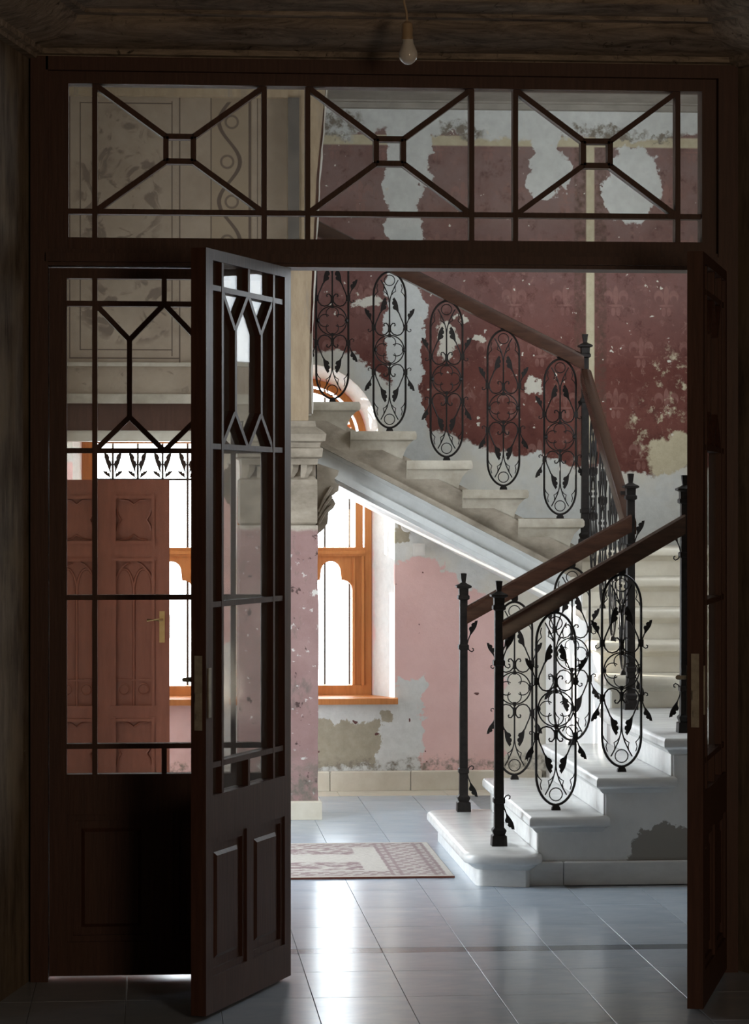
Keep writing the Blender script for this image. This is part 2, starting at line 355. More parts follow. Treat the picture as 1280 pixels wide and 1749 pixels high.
# ---------------------------------------------------------------- floor with marble tiles
fl = tag(MB().box(-2.2, 3.9, -1.6, 16.1, -.06, -.004).build('floor', 'grout'), kind='structure')
XS = [.534 - .313 * k for k in range(9, 0, -1)] + [.534 + .313 * k for k in range(0, 11)]
tm = {}
def tile(x0, x1, y0, y1, mat='tile', name='tile'):
    w, d = round(x1 - x0 - .0024, 3), round(y1 - y0 - .0024, 3)
    if (w, d, mat) not in tm:
        tm[w, d, mat] = slab(MB(), rect(0, w, 0, d), [(-.02, 0), (-.001, 0), (0, .001)]).mesh(name, mat)
    o = link(name, tm[w, d, mat], fl, (x0 + .0012, y0 + .0012, 0)); return o
ROWS = [7.03, 7.53, 8.03, 8.53, 9.03, 9.53, 9.92]
ROW2 = [10.03 + .5 * k for k in range(12)]; ROW2[-1] = 15.3
XS = [x for x in XS if -1.1 < x < 2.9]
for a, b in list(zip(ROWS, ROWS[1:])) + list(zip(ROW2, ROW2[1:])):
    for x0, x1 in zip(XS, XS[1:]):
        if x0 > 1.7 and a > 11.4: continue
        tile(x0, x1, a, b)
for x0, x1 in zip(XS, XS[1:]): tile(x0, x1, 9.92, 10.03, 'strip', 'border_strip')
for k in range(5): tile(-.8 + .62 * k, -.18 + .62 * k, 15.3, 15.59, 'skirt', 'edge_slab')

# ---------------------------------------------------------------- hall shell
XC = (.89, -.05)
def arch_pts(xc, hw, zs, r, zb, hw2, zc, n=18):
    p = [(xc - hw, zb), (xc + hw, zb), (xc + hw, zs), (xc + hw2, zs)]
    p += [(xc + r * math.cos(PI * k / n), zc + r * math.sin(PI * k / n)) for k in range(n + 1)]
    return p + [(xc - hw2, zs), (xc - hw, zs)]
mb = MB(); xs = {-12., -.85, 3.75}
for xc in XC:
    xs |= {xc - .46 - (0), xc + .46} - set()
edges = [-12., -.85]
def top(x):
    for xc in XC:
        d = abs(x - xc)
        if d <= .4151: return .54, 2.06 + math.sqrt(max(0, .415 ** 2 - d * d))
    return None
HW = {.89: .51, -.05: .43}; HWL = {.89: .43, -.05: .51}      # half widths right / left of each opening
brk = [-12., -.85]  # tall stretch left of the hall is unseen, added to block the sun
for xc in sorted(XC):
    brk += [xc - HWL[xc]] + [xc + .415 * math.sin(PI * (k / 20 - .5)) for k in range(21)] + [xc + HW[xc]]
brk += [3.75]
YW = 15.6
for a, b in zip(brk, brk[1:]):
    mid = (a + b) / 2; op = None
    for xc in XC:
        if xc - HWL[xc] < mid < xc + HW[xc]: op = xc
    def q(z00, z01, z10, z11): mb.quad((a, YW, z00), (b, YW, z01), (b, YW, z11), (a, YW, z10))
    if op is None: q(-.05, -.05, 7 if b < -.8 else 4, 7 if b < -.8 else 4)
    else:
        q(-.05, -.05, .54, .54)
        if abs(mid - op) < .415:
            za = 2.06 + math.sqrt(max(0, .415 ** 2 - (a - op) ** 2)); zb = 2.06 + math.sqrt(max(0, .415 ** 2 - (b - op) ** 2)); q(za, zb, 4, 4)
        else: q(1.75, 1.75, 4, 4)
for xc in XC:
    def ol(l, r, zs, rad, zb, z1, n=20):
        return [(xc - l, zb), (xc + r, zb), (xc + r, zs), (xc + rad, zs)] + [(xc + rad * math.cos(PI * k / n), z1 + rad * math.sin(PI * k / n)) for k in range(n + 1)] + [(xc - rad, zs), (xc - l, zs)]
    A = ol(HWL[xc], HW[xc], 1.75, .415, .54, 2.06); B = ol(.395, .395, 1.75, .365, .52, 2.04); 
    mb.loft([[(x, YW, z) for x, z in A], [(x, 15.86, z) for x, z in B], [(x, 16.02, z) for x, z in B]], caps=False)
tag(mb.build('wall_back', 'backwall'), kind='structure')
# left side wall, out of view: street doorway, wide opening added for daylight
mb = MB(); L = -.85
mb.box(L - .3, L, 9.75, 11.2, -.05, 4).box(L - .3, L, 13.2, 14.78, -.05, 4).box(L - .3, L, 11.2, 13.2, 2.6, 4).box(L - .3, L, 14.78, 15.55, 2.2, 4).box(L - .3, L, 15.55, 15.6, 0, 4)
tag(mb.build('wall_left', 'plain'), kind='structure')
# right side wall with the tall stair window, out of view
tag(MB().box(3.7, 3.9, 9.75, 11.9, -.05, 4).box(3.7, 3.9, 14.1, 15.6, -.05, 4).box(3.7, 3.9, 11.9, 14.1, -.05, 2.4).box(3.7, 3.9, 11.9, 14.1, 3.8, 4).build('wall_right', 'plain'), kind='structure')
tag(MB().box(-1.2, 3.9, 9.6, 15.6, 4.0, 4.2).build('ceiling', 'cement'), kind='structure')
# cornice line of hall ceiling along the back
tag(MB().box(-.85, 3.7, 15.50, 15.6, 3.99, 4.0).box(-.85, 3.7, 15.54, 15.6, 3.96, 3.99).build('trim_1', 'cement'), kind='structure')
# skirting of the back wall, block by block
bb = tag(empty('baseboard_back', (1.0, 15.58, 0)), kind='structure')
for x0, x1 in ((-.8, -.2), (-.2, .4), (.4, 1.02), (1.02, 1.49), (1.49, 1.98), (1.98, 2.26)):
    slab(MB(), rect(x0 + .002, x1 - .002, 15.565, 15.6), [(0.001, 0), (.108, 0), (.115, .006)]).build('skirting_block', 'skirt', bb)

# ---------------------------------------------------------------- wall over the vestibule opening
wp = tag(MB().box(-.85, .704, 14.2, 14.48, 2.24, 4.0).build('wall_partition', 'painted'), kind='structure')
MB().box(-.85, .705, 14.17, 14.2, 2.385, 2.405).box(-.85, .705, 14.18, 14.2, 2.19, 2.24).build('string_moulding', 'stone', wp)
MB().box(-.85, .705, 14.15, 14.2, 3.80, 3.9).box(-.85, .705, 14.12, 14.2, 3.9, 4.0).build('cornice', 'pilaster', wp)
MB().box(-.85, .418, 14.24, 14.46, 2.05, 2.24).build('lintel_beam', 'door', wp)
MB().box(-.85, .418, 14.26, 14.48, 1.995, 2.05).build('lintel_edge', 'skirt', wp)

# ---------------------------------------------------------------- pier with broken capital
pr = tag(empty('pier', (.66, 14.3, 0)), 'pink painted stone pier with broken carved capital under the upper stairs', 'pillar')
mb = MB(); rings = []
for k in range(15):
    z = .10 + k * (1.55 - .10) / 14
    j = lambda: random.uniform(-.004, .004)
    rings.append([(.452 + j(), 14.165 + j(), z), (.66 + j(), 14.162 + j(), z), (.866 + j(), 14.166 + j(), z), (.868 + j(), 14.35, z), (.868, 14.6, z), (.452, 14.6, z)])
mb.loft(rings).build('shaft', 'pier', pr)
slab(MB(), rect(.43, .885, 14.145, 14.62), [(0.001, 0), (.092, 0), (.10, .008)]).build('base_block', 'skirt', pr)
slab(MB(), rect(.455, .862, 14.17, 14.6), [(1.55, .012), (1.565, 0), (1.79, 0), (1.81, .02)]).build('bare_stone_block', 'dirtystone', pr)
mb = MB()
for k, x in enumerate((.47, .545, .62, .70, .775)):     # remains of the carved leaves
    h = random.uniform(.06, .10); mb.loft([[(x + dx * w, 14.175 - dy, 1.80 + z * h) for dx, dy in ((0, 0), (.03, .018), (.06, 0), (.06, -.05), (0, -.05))] for w, z in ((.6, 0), (1., .5), (1.1, 1.))])
mb.box(.465, .855, 14.2, 14.55, 1.80, 1.92).build('broken_leaf_carving', 'dirtystone', pr)
slab(MB(), rect(.42, .905, 14.10, 14.64), [(1.87, .045), (1.90, .04), (1.91, .02), (1.955, .016), (1.96, .03), (1.985, .028), (1.995, .004), (2.03, 0), (2.05, .02), (2.07, .05), (2.10, .055)]).build('capital_moulding', 'dirtystone', pr, True)
MB().box(.43, .703, 14.2, 14.48, 2.10, 2.189).build('impost_block', 'dirtystone', pr)
# scroll bracket on the right flank
mb = MB()
prof = [(.868, 1.50), (.90, 1.525), (.925, 1.56), (.93, 1.62), (.955, 1.64), (.968, 1.665), (.955, 1.69), (.94, 1.70), (.96, 1.715), (.982, 1.735), (.985, 1.765), (.965, 1.785), (.962, 1.80), (.978, 1.815), (.985, 1.84), (.868, 1.88)]
mb.prism_xz(prof, 14.30, 14.52)
for k in range(3): mb.tube([(.875, 14.295, 1.56 + .03 * k), (.91, 14.285, 1.62 + .04 * k), (.945, 14.29, 1.655 + .05 * k)], .010, 6)
mb.build('scroll_bracket', 'dirtystone', pr)
# leaning pilaster above, start of an arch
pi_ = tag(MB().prism_xz([(.705, 2.101), (.815, 2.101), (.82, 2.5), (.835, 2.93), (.858, 3.4), (.91, 3.9), (.93, 4.0), (.705, 4.0)], 14.16, 14.5).build('pilaster', 'pilaster'), 'tan stained pilaster rising from the pier to the hall ceiling', 'pillar')
MB().prism_xz([(.815, 2.13), (.833, 2.13), (.838, 2.5), (.853, 2.93), (.876, 3.4), (.928, 3.9), (.91, 3.9), (.858, 3.4), (.835, 2.93), (.82, 2.5)], 14.2, 14.5).build('chipped_red_edge', 'backwall', pi_)
zz = [2.14 + .045 * k for k in range(40)]; base_x = lambda z: .833 + .02 * max(0, (z - 2.5) / .43) if z < 2.93 else .853 + .05 * (z - 2.93) + .03 * max(0, z - 3.4)
lf = [(base_x(z) + random.uniform(-.004, .001), z) for z in zz]; MB().prism_xz(lf + [(x + random.uniform(.004, .011), z) for x, z in lf[::-1]], 14.19, 14.21).build('bare_plaster_chip', 'white', pi_)
MB().box(.706, .765, 14.145, 14.16, 2.9, 3.8).build('grey_painted_band', 'darkband', pi_)
for o in pi_.children: o.location = (0, 0, 0)
for o in wp.children: o.location = (0, 0, 0)

# ---------------------------------------------------------------- arched windows with orange frames
def window(name, xc):
    w = tag(empty(name, (xc, 15.9, .52)), kind='structure')
    y0, y1 = 15.86, 15.93
    def P(nm, m, mat='orange'): return m.build(nm, mat, w)
    P('frame_stile', MB().box(xc - .395, xc - .355, 15.85, 15.94, .52, 1.75).box(xc - .365, xc - .345, 15.85, 15.94, 1.75, 2.04))
    P('frame_stile', MB().box(xc + .355, xc + .395, 15.85, 15.94, .52, 1.75).box(xc + .345, xc + .365, 15.85, 15.94, 1.75, 2.04))
    def ringm(r0, r1, a0=0, a1=PI, n=24, cx=xc, cz=2.04, ya=y0, yb=y1):
        m = MB(); rr = []
        for k in range(n + 1):
            a = a0 + (a1 - a0) * k / n; ca, sa = math.cos(a), math.sin(a)
            rr.append([(cx + r0 * ca, ya, cz + r0 * sa), (cx + r1 * ca, ya, cz + r1 * sa), (cx + r1 * ca, yb, cz + r1 * sa), (cx + r0 * ca, yb, cz + r0 * sa)])
        return m.loft(rr)
    P('arch_head', ringm(.325, .365, ya=15.85, yb=15.94)); P('arch_bead', ringm(.285, .31)); P('arch_tracery', ringm(.19, .215))
    for k in range(5):
        a = PI * (k + .5) / 5; P('tracery_bar', MB().tube([(xc + .21 * math.cos(a), 15.895, 2.04 + .21 * math.sin(a)), (xc + .29 * math.cos(a), 15.895, 2.04 + .29 * math.sin(a))], .012, 6))
    P('springing_rail', MB().box(xc - .345, xc + .345, y0, y1, 2.02, 2.06))
    P('transom_rail', MB().box(xc - .355, xc + .355, 15.845, 15.94, 1.356, 1.408).box(xc - .355, xc + .355, 15.83, 15.85, 1.37, 1.39))
    P('bottom_rail', MB().box(xc - .355, xc + .355, 15.85, 15.94, .52, .595))
    P('mullion', MB().box(xc - .018, xc + .018, y0, y1, .595, 1.356))
    for s in (-1, 1):
        c0 = xc + s * .155
        P('sash_stile', MB().box(*sorted((xc + s * .282, xc + s * .355)), y0, y1, .595, 1.356))
        P('stile_bead', MB().box(*sorted((xc + s * .335, xc + s * .35)), 15.832, 15.85, .595, 1.356).box(*sorted((xc + s * .288, xc + s * .298)), 15.848, 15.86, .60, 1.35))
        P('sash_stile', MB().box(*sorted((xc + s * .30, xc + s * .345)), y0, y1, 1.408, 2.02))
        m = MB(); N = 36; hw = .128; prev = None
        def tz(x):
            z = 1.15
            for cx, cz, r in ((0, 1.268, .058), (-.068, 1.155, .060), (.068, 1.155, .060)):
                if abs(x - cx) < r: z = max(z, cz + math.sqrt(r * r - (x - cx) ** 2))
            return z
        for k in range(N):
            a = -hw + 2 * hw * k / N; b = a + 2 * hw / N
            m.prism_xz([(c0 + a, tz(a)), (c0 + b, tz(b)), (c0 + b, 1.356), (c0 + a, 1.356)], y0 + .01, y1 - .01)
        P('trefoil_head', m)
        P('pane', MB().box(c0 - .137, c0 + .137, 15.893, 15.897, .595, 1.35), 'clear')
        P('pane', MB().box(*sorted((xc + s * .001, xc + s * .30)), 15.893, 15.897, 1.408, 2.02), 'clear')
    P('sill_board', MB().box(xc - HWL[xc] - .02, xc + HW[xc] + .015, 15.545, 15.85, .503, .538))
    return w
window('window_2', .89); window('window_3', -.05)
# iron grilles outside
leafpoly = [(-.02, 0), (-.05, .2), (-.09, .45), (-.09, .65), (-.04, .85), (.02, 1.0), (.07, .95), (.15, .90), (.13, .80), (.22, .74), (.25, .62), (.17, .53), (.27, .45), (.25, .32), (.10, .2), (.02, 0)]
leaf_me = MB().prism_xz([(x, z) for x, z in leafpoly], -.02, .02).mesh('leaf', 'iron')
def leaf(parent, x, z, ang, ln, mir=1, wide=1., y=0., name='leaf'):
    """ang: degrees from straight up, clockwise in XZ"""
    o = link(name, leaf_me, parent, (x, y, z)); o.rotation_euler = (0, math.radians(ang), 0); o.scale = (ln * wide * mir, .15, ln); return o
for xc, lab in ((.89, 'black iron leaf grille outside the arched window right of the pier'), (-.05, 'black iron leaf grille outside the window behind the brown door')):
    gr = tag(empty('window_grille', (xc, 15.99, .5)), lab, 'grille')
    for k in range(5):
        x = (k - 2) * .147 + (-.042 if xc < 0 else -.02)
        MB().tube([(x, 0, 0), (x, 0, 1.54 + .355 * math.sqrt(max(.02, 1 - (x / .36) ** 2)))], .007, 6).build('bar', 'iron', gr).location = (0, 0, 0)
        for s in (-1, 1):
            leaf(gr, x + s * .012, 1.345, s * 17, .15, -s, .55); leaf(gr, x + s * .01, 1.318, s * 50, .065, -s, .9)
    for z in (.025, 1.31): MB().box(-.396 if z < 1.94 else -.20, .396 if z < 1.94 else .20, -.006, .006, z - .006, z + .006).build('cross_bar', 'iron', gr).location = (0, 0, 0)

# ---------------------------------------------------------------- stairs
SX = [1.345, 1.63, 1.924, 2.222]; SZ = [.147, .302, .470, .640]
YN, YF = 11.60, 13.29
f1 = tag(empty('stair_flight', (1.6, 12.4, 0)), 'four white marble steps rising to the right behind the doorway', 'stairs', 'flights of the staircase')
def arc(cx, cy, r, a0, a1, n=7): return [(cx + r * math.cos(math.radians(a0 + (a1 - a0) * k / n)), cy + r * math.sin(math.radians(a0 + (a1 - a0) * k / n))) for k in range(n + 1)]
out1 = arc(1.345 + .10, 11.56 + .10, .10, 180, 262, 8) + arc(1.60, 11.60, .085, 275, 360, 8) + [(1.70, 13.30)] + arc(1.345 + .09, 13.21, .09, 90, 180, 6)
o = nosed(out1, SZ[0], .001, 1.5).build('step', 'marble', f1, True)
for k in (1, 2):
    nosed(rect(SX[k], SX[k + 1] + .06, YN, YF), SZ[k], SZ[k - 1] + .001).build('step', 'marble', f1, True)
nosed(rect(SX[3], 3.68, YN, 13.345), SZ[3], SZ[2] + .001).build('landing_slab', 'marble', f1, True)
core = [(1.67, 0), (3.69, 0), (3.69, .575), (2.262, .575), (2.262, .470 - .005), (1.965, .40), (1.965, .296), (1.67, .235)]
MB().prism_xz([(1.585, .0), (3.69, 0), (3.69, .56), (2.27, .56), (2.27, .465), (1.97, .465), (1.97, .297), (1.67, .297), (1.67, .14), (1.585, .09)], 11.632, 13.26).build('side_wall', 'stairside', f1)
for x0, x1 in ((1.58, 1.78), (1.78, 2.36), (2.36, 2.95), (2.95, 3.69)):
    slab(MB(), rect(x0 + .0015, x1 - .0015, 11.612, 11.632), [(.001, 0), (.098, 0), (.104, .006)]).build('plinth_block', 'marble', f1)
# middle flight, away from the viewer
f2 = tag(empty('stair_flight', (2.95, 13.9, .64)), 'cream stone steps climbing straight away beyond the lower landing', 'stairs', 'flights of the staircase')
Y2 = [13.31 + .31 * k for k in range(5)]; Z2 = [.64 + .157 * (k + 1) for k in range(5)]
for k in range(5):
    y1 = Y2[k + 1] + .06 if k < 4 else 15.59
    nosed(rect(2.255, 3.68, Y2[k], y1), Z2[k], (SZ[3] if k == 0 else Z2[k - 1]) + .001).build('step' if k < 4 else 'upper_landing_slab', 'skirt', f2, True)
pts = [(13.35, 0), (15.59, 0), (15.59, Z2[4] - .08), (Y2[4] + .04, Z2[4] - .08)]
pts = [(13.352, 0.001), (15.59, 0.001), (15.59, Z2[4] - .07), (Y2[4] + .05, Z2[4] - .07)]
for k in (3, 2, 1, 0): pts += [(Y2[k + 1] + .05, Z2[k] - .005), (Y2[k] + .05, Z2[k] - .005)]
MB().loft([[(2.285, y, z) for y, z in pts], [(3.69, y, z) for y, z in pts]]).build('side_wall', 'stairside', f2)
# upper flight back to the left
f3 = tag(empty('stair_flight', (1.6, 15.1, 1.4)), 'upper stone flight with moulded string rising left across the arched window', 'stairs', 'flights of the staircase')
X3 = [2.338 - .3055 * k for k in range(6)]; Z3 = [1.425 + .158 * (k + 1) for k in range(6)]
for k in range(6):
    lv = [(Z3[k] - .157, .075), (Z3[k] - .13, .07), (Z3[k] - .085, .052), (Z3[k] - .06, .03), (Z3[k] - .05, .02), (Z3[k] - .046, .006), (Z3[k] - .036, 0), (Z3[k] - .014, 0), (Z3[k], .008)]
    x0 = X3[k] - .36
    rings = []
    for z, d in lv:
        rings.append([(x0, 14.50 + d * .6, z), (X3[k] - d, 14.50 + d * .6, z), (X3[k] - d, 15.598, z), (x0, 15.598, z)])
    MB().loft(rings).build('step', 'stone', f3, True)
SL = -.517
def band(nm, o0, o1, y0, y1, mat, xa=.87, xb=2.33):
    zr = lambda x: 1.818 + SL * (x - 1.446)
    return MB().prism_xz([(xa, zr(xa) + o0), (xb, zr(xb) + o0), (xb, zr(xb) + o1), (xa, zr(xa) + o1)], y0, y1).build(nm, mat, f3)
band('string_core', -.262, .06, 14.56, 15.598, 'dirtystone')
band('string_upper_face', -.10, .03, 14.535, 14.56, 'dirtystone')
band('string_bead', -.128, -.098, 14.48, 14.56, 'dirtystone')
band('string_fillet', -.15, -.128, 14.51, 14.56, 'stonegrey')
band('string_flat', -.225, -.15, 14.525, 14.56, 'stonegrey')
band('string_lower_bead', -.262, -.222, 14.49, 14.56, 'stonegrey')
band('string_lower_edge', -.285, -.262, 14.53, 15.598, 'stonegrey')
MB().box(-.84, .55, 14.52, 15.59, 2.25, 2.52).build('upper_landing', 'stone', f3)

# ---------------------------------------------------------------- wrought iron railings
def panel_meshes():
    fm = MB(); zc = .45
    fr = []
    for sgn in (1, -1):
        h = [(.088, -.0)] if False else []
    loop = []
    def end(t): return .088 * math.cos(t) ** 1.08 if math.cos(t) > 1e-6 else 0, .295 + .132 * math.sin(t)
    q = [end(PI / 2 * k / 9) for k in range(10)]
    right = [(x, -d) for x, d in q[::-1]] + [(x, d) for x, d in q]
    loop = right + [(-x, d) for x, d in right[::-1]][1:-1]
    loop.append(loop[0])
    fm.tube([(x, 0, zc + d) for x, d in loop], .0058, 6)
    fm.loft([[(sx * w, sy * w * .7, z) for sx, sy in ((-1, -1), (1, -1), (1, 1), (-1, 1))] for z, w in ((0, .02), (.012, .018), (.026, .010))])
    fm.loft([[(sx * w, sy * w * .8, z) for sx, sy in ((-1, -1), (1, -1), (1, 1), (-1, 1))] for z, w in ((.872, .010), (.888, .016), (.93, .016))])
    for sx in (-1, 1):
        for sd in (-1, 1): fm.box(sx * .088 - .010, sx * .088 + .010, -.009, .009, zc + sd * .122 - .016, zc + sd * .122 + .016)
    bar = MB()
    bar.tube([(0, 0, .07), (0, 0, .27)], .0042, 6)
    bar.box(-.008, .008, -.008, .008, .095, .131); bar.box(-.007, .007, -.007, .007, .068, .088)
    for sx in (-1, 1): bar.tube([(sx * x, 0, d) for x, d in ((0, .245), (.004, .28), (.014, .315), (.03, .35), (.048, .382))], .0032, 5)
    trac = MB()
    trac.tube([(.029 * math.cos(2 * PI * k / 16), 0, .380 + .029 * math.sin(2 * PI * k / 16)) for k in range(17)], .0028, 5)
    for sx in (-1, 1):
        trac.tube([(sx * x, 0, d) for x, d in ((.085, .285), (.078, .303), (.064, .318), (.070, .338), (.064, .36))], .0024, 4)
        trac.tube([(sx * x, 0, d) for x, d in ((.012, .30), (.02, .312), (.034, .32), (.030, .338), (.032, .35))], .0024, 4)
    ros = MB(); R = .080
    ros.tube([(R * math.cos(2 * PI * k / 28), 0, zc + R * math.sin(2 * PI * k / 28)) for k in range(29)], .0036, 5)
    for k in range(4):
        a = k * PI / 2; cx, cz = .040 * math.cos(a), .040 * math.sin(a)
        ros.tube([(cx + .034 * math.cos(a + math.radians(t)), 0, zc + cz + .034 * math.sin(a + math.radians(t))) for t in range(-128, 129, 16)], .0027, 5)
    for s in (-1, 1): ros.lathe([(zc - .011, .004), (zc - .006, .010), (zc + .006, .010), (zc + .011, .004)], s * .078, 0, 8)
    scr = MB()
    path = [(.050, .205), (.062, .175), (.074, .148), (.079, .122), (.074, .100), (.060, .084), (.042, .079), (.022, .085), (.008, .100), (.004, .118), (.008, .134), (.018, .145), (.028, .144), (.031, .136), (.026, .130)]
    scr.tube([(x, 0, d) for x, d in path], .0037, 5)
    scr.tube([(x, 0, d) for x, d in ((.088, .122), (.096, .106), (.108, .098), (.117, .102), (.118, .111), (.111, .113))], .0028, 5)
    scr.tube([(x, 0, d) for x, d in ((.088, .118), (.094, .14), (.104, .165))], .0030, 5)
    return fm.mesh('baluster_panel', 'iron', True), bar.mesh('centre_bar', 'iron', True), trac.mesh('end_tracery', 'iron', True), ros.mesh('quatrefoil_ring', 'iron', True), scr.mesh('scroll', 'iron', True)
PM = panel_meshes()
def panel(parent, x, y, z, rz=0, leaves=True):
    p = link('baluster_panel', PM[0], parent, Vector((x, y, z)) - parent.location); p.rotation_euler = (0, 0, rz)
    link('quatrefoil_ring', PM[3], p, (0, 0, 0))
    for sd in (-1, 1):
        for nm, me in zip(('centre_bar', 'end_tracery'), PM[1:3]): link(nm, me, p, (0, 0, .45)).scale = (1, 1, sd)
    for sx in (-1, 1):
        for sd in (-1, 1):
            s = link('scroll', PM[4], p, (0, 0, .45)); s.scale = (sx, 1, sd)
            l = leaf(p, sx * .050, .45 + sd * .200, -sx * 15, .092, -sx, .95); l.scale.z *= sd; l.rotation_euler.y *= sd
            l = leaf(p, sx * .102, .45 + sd * .160, sx * 30, .075, -sx, .95); l.scale.z *= sd; l.rotation_euler.y *= sd
    return p
def newel_mesh():
    m = MB()
    def sq(levels): m.loft([[(sx * w, sy * w, z) for sx, sy in ((-1, -1), (1, -1), (1, 1), (-1, 1))] for z, w in levels])
    sq([(0, .034), (.045, .032), (.05, .024), (.065, .03), (.072, .03), (.082, .021), (.30, .0195), (.304, .0195), (.92, .0185), (1.05, .0185)])
    for z in (.20, .81): sq([(z - .014, .02), (z - .009, .025), (z + .009, .025), (z + .014, .02)])
    sq([(1.042, .020), (1.048, .028), (1.062, .028), (1.068, .022), (1.098, .023), (1.104, .037), (1.112, .037), (1.122, .018), (1.128, .010), (1.145, .012), (1.172, .015), (1.174, .008)])
    return m.mesh('newel_post', 'iron', True)
NM = newel_mesh()
def newel(parent, x, y, z, side=0, h=1.):
    n = link('newel_post', NM, parent, Vector((x, y, z)) - parent.location); n.scale = (1, 1, h)
    if side:
        for z0, sd in ((.82, 1), (.19, -1)):
            MB().tube([(side * a, 0, z0 + sd * b) for a, b in ((.02, -.01), (.03, -.028), (.042, -.034), (.05, -.028), (.049, -.018), (.042, -.016))], .003, 5).build('curl', 'iron', n).location = (0, 0, 0)
            MB().tube([(side * a, 0, z0 + sd * b) for a, b in ((.018, 0), (.024, .025), (.034, .05))], .003, 5).build('stem', 'iron', n).location = (0, 0, 0)
            l = leaf(n, side * .032, z0 + sd * .045, side * 28, .085, -side, .95); l.scale.z *= sd; l.rotation_euler.y *= sd
    return n
def handrail(parent, a, b, w=.032, h=.038):
    a, b = Vector(a), Vector(b); d = (b - a); dh = Vector((d.x, d.y, 0)).normalized(); sd = Vector((dh.y, -dh.x, 0)); up = Vector((0, 0, 1))
    prof = [(-w, -h), (w, -h), (w * 1.02, h * .35), (w * .85, h * .8), (w * .45, h), (-w * .45, h), (-w * .85, h * .8), (-w * 1.02, h * .35)]
    k = 1 / math.cos(math.atan2(d.z, math.hypot(d.x, d.y)))
    m = MB().loft([[p + sd * x + up * (z * k) for x, z in prof] for p in (a, b)])
    return m.build('handrail', 'rail', parent, True)
rn = tag(empty('stair_railing', (1.527, 11.85, SZ[0])), 'nearest iron railing, on the doorway side of the lower marble steps', 'railing', 'iron stair railings')
newel(rn, 1.527, 11.85, SZ[0], 1); newel(rn, 2.368, 11.88, SZ[3], -1, .98)
handrail(rn, (1.54, 11.85, 1.10), (2.36, 11.85, 1.572)); panel(rn, 1.782, 11.85, SZ[1]); panel(rn, 2.077, 11.85, SZ[2])
rf = tag(empty('stair_railing', (1.525, 13.2, SZ[0])), 'iron railing on the far side of the lower steps before the pink wall', 'railing', 'iron stair railings')
newel(rf, 1.525, 13.2, SZ[0], 1); newel(rf, 2.368, 13.25, SZ[3], 1)
handrail(rf, (1.54, 13.2, 1.115), (2.36, 13.2, 1.568)); panel(rf, 1.779, 13.2, SZ[1]); panel(rf, 2.066, 13.2, SZ[2])
rm = tag(empty('stair_railing', (2.37, 13.3, .8)), 'steep glossy railing between the middle and upper corner posts', 'railing', 'iron stair railings')
handrail(rm, (2.37, 13.28, 1.555), (2.37, 14.64, 2.36))
for k in range(4): panel(rm, 2.37, Y2[k] + .17, Z2[k], PI / 2)
ru = tag(empty('stair_railing', (2.37, 14.68, 1.425)), 'upper iron railing climbing left past the red wall', 'railing', 'iron stair railings')
newel(ru, 2.37, 14.68, 1.425)
handrail(ru, (2.36, 14.68, 2.445), (.72, 14.68, 2.445 + (2.36 - .72) * .494))
for k in range(6): panel(ru, 2.231 - .314 * k, 14.68, Z3[k], 0)

# ---------------------------------------------------------------- front room: door wall, screen frame, cornice
tag(MB().box(-2.2, -.425, 9.44, 9.75, -.05, 3.6).box(2.065, 3.9, 9.44, 9.75, -.05, 3.6).box(-.425, 2.065, 9.44, 9.75, 3.212, 4.0).box(-2.2, 3.9, 9.6, 9.75, 3.6, 4.2).build('wall_front', 'smoke'), kind='structure')
mb = MB()
for poly in ([(-.425, 9.45), (-.60, 8.6), (-2.2, 8.6), (-2.2, 9.45)], [(2.065, 9.45), (3.9, 9.45), (3.9, 8.6), (2.48, 8.6)]): mb.prism_xy(poly, -.05, 3.5)
tag(mb.build('wall_reveal', 'smoke'), kind='structure')
tag(MB().box(-2.3, -2.2, -1.6, 9.0, -.05, 3.6).box(3.9, 4.0, -1.6, 9.0, -.05, 3.6).box(-2.3, 4.0, -1.7, -1.6, -.05, 3.6).build('wall_room', 'smoke'), kind='structure')
tag(MB().box(-2.3, 4.0, -1.7, 9.6, 3.5, 3.6).build('ceiling_room', 'cornice'), kind='structure')
path = [Vector(p) for p in ((-.60, 8.6), (-.425, 9.45), (2.065, 9.45), (2.48, 8.6))]
prof = [(0, 3.205), (.03, 3.205), (.034, 3.218), (.05, 3.222), (.055, 3.240), (.075, 3.246), (.12, 3.258), (.17, 3.288), (.20, 3.315), (.205, 3.328), (.235, 3.332), (.24, 3.345), (.28, 3.352), (.31, 3.375), (.315, 3.40), (.35, 3.41), (.40, 3.44), (.45, 3.50), (0, 3.50)]
rings = []
for k, p in enumerate(path):
    nn = []
    for a, b in ((k - 1, k), (k, k + 1)):
        if 0 <= a and b < 4: e = (path[b] - path[a]).normalized(); nn.append(Vector((e.y, -e.x)))
    b_ = sum(nn, Vector((0, 0))); b_ = b_ / b_.dot(nn[0]) * 1.0 if len(nn) == 2 else nn[0]
    rings.append([(p.x + b_.x * d, p.y + b_.y * d, z) for d, z in prof])
tag(MB().loft(rings).build('trim_2', 'cornice', None, True), kind='structure')
fr = tag(empty('trim_3', (.82, 9.47, 0)), kind='structure')
MB().box(-.425, -.364, 9.40, 9.56, 0, 3.212).build('jamb', 'door', fr)
MB().box(1.995, 2.065, 9.40, 9.56, 0, 3.212).build('jamb', 'door', fr)
MB().box(-.372, 1.995, 9.40, 9.56, 3.165, 3.212).build('head', 'door', fr)
MB().box(-.372, 1.995, 9.41, 9.55, 2.487, 2.545).box(-.372, 1.995, 9.39, 9.41, 2.50, 2.53).build('middle_rail', 'door', fr)
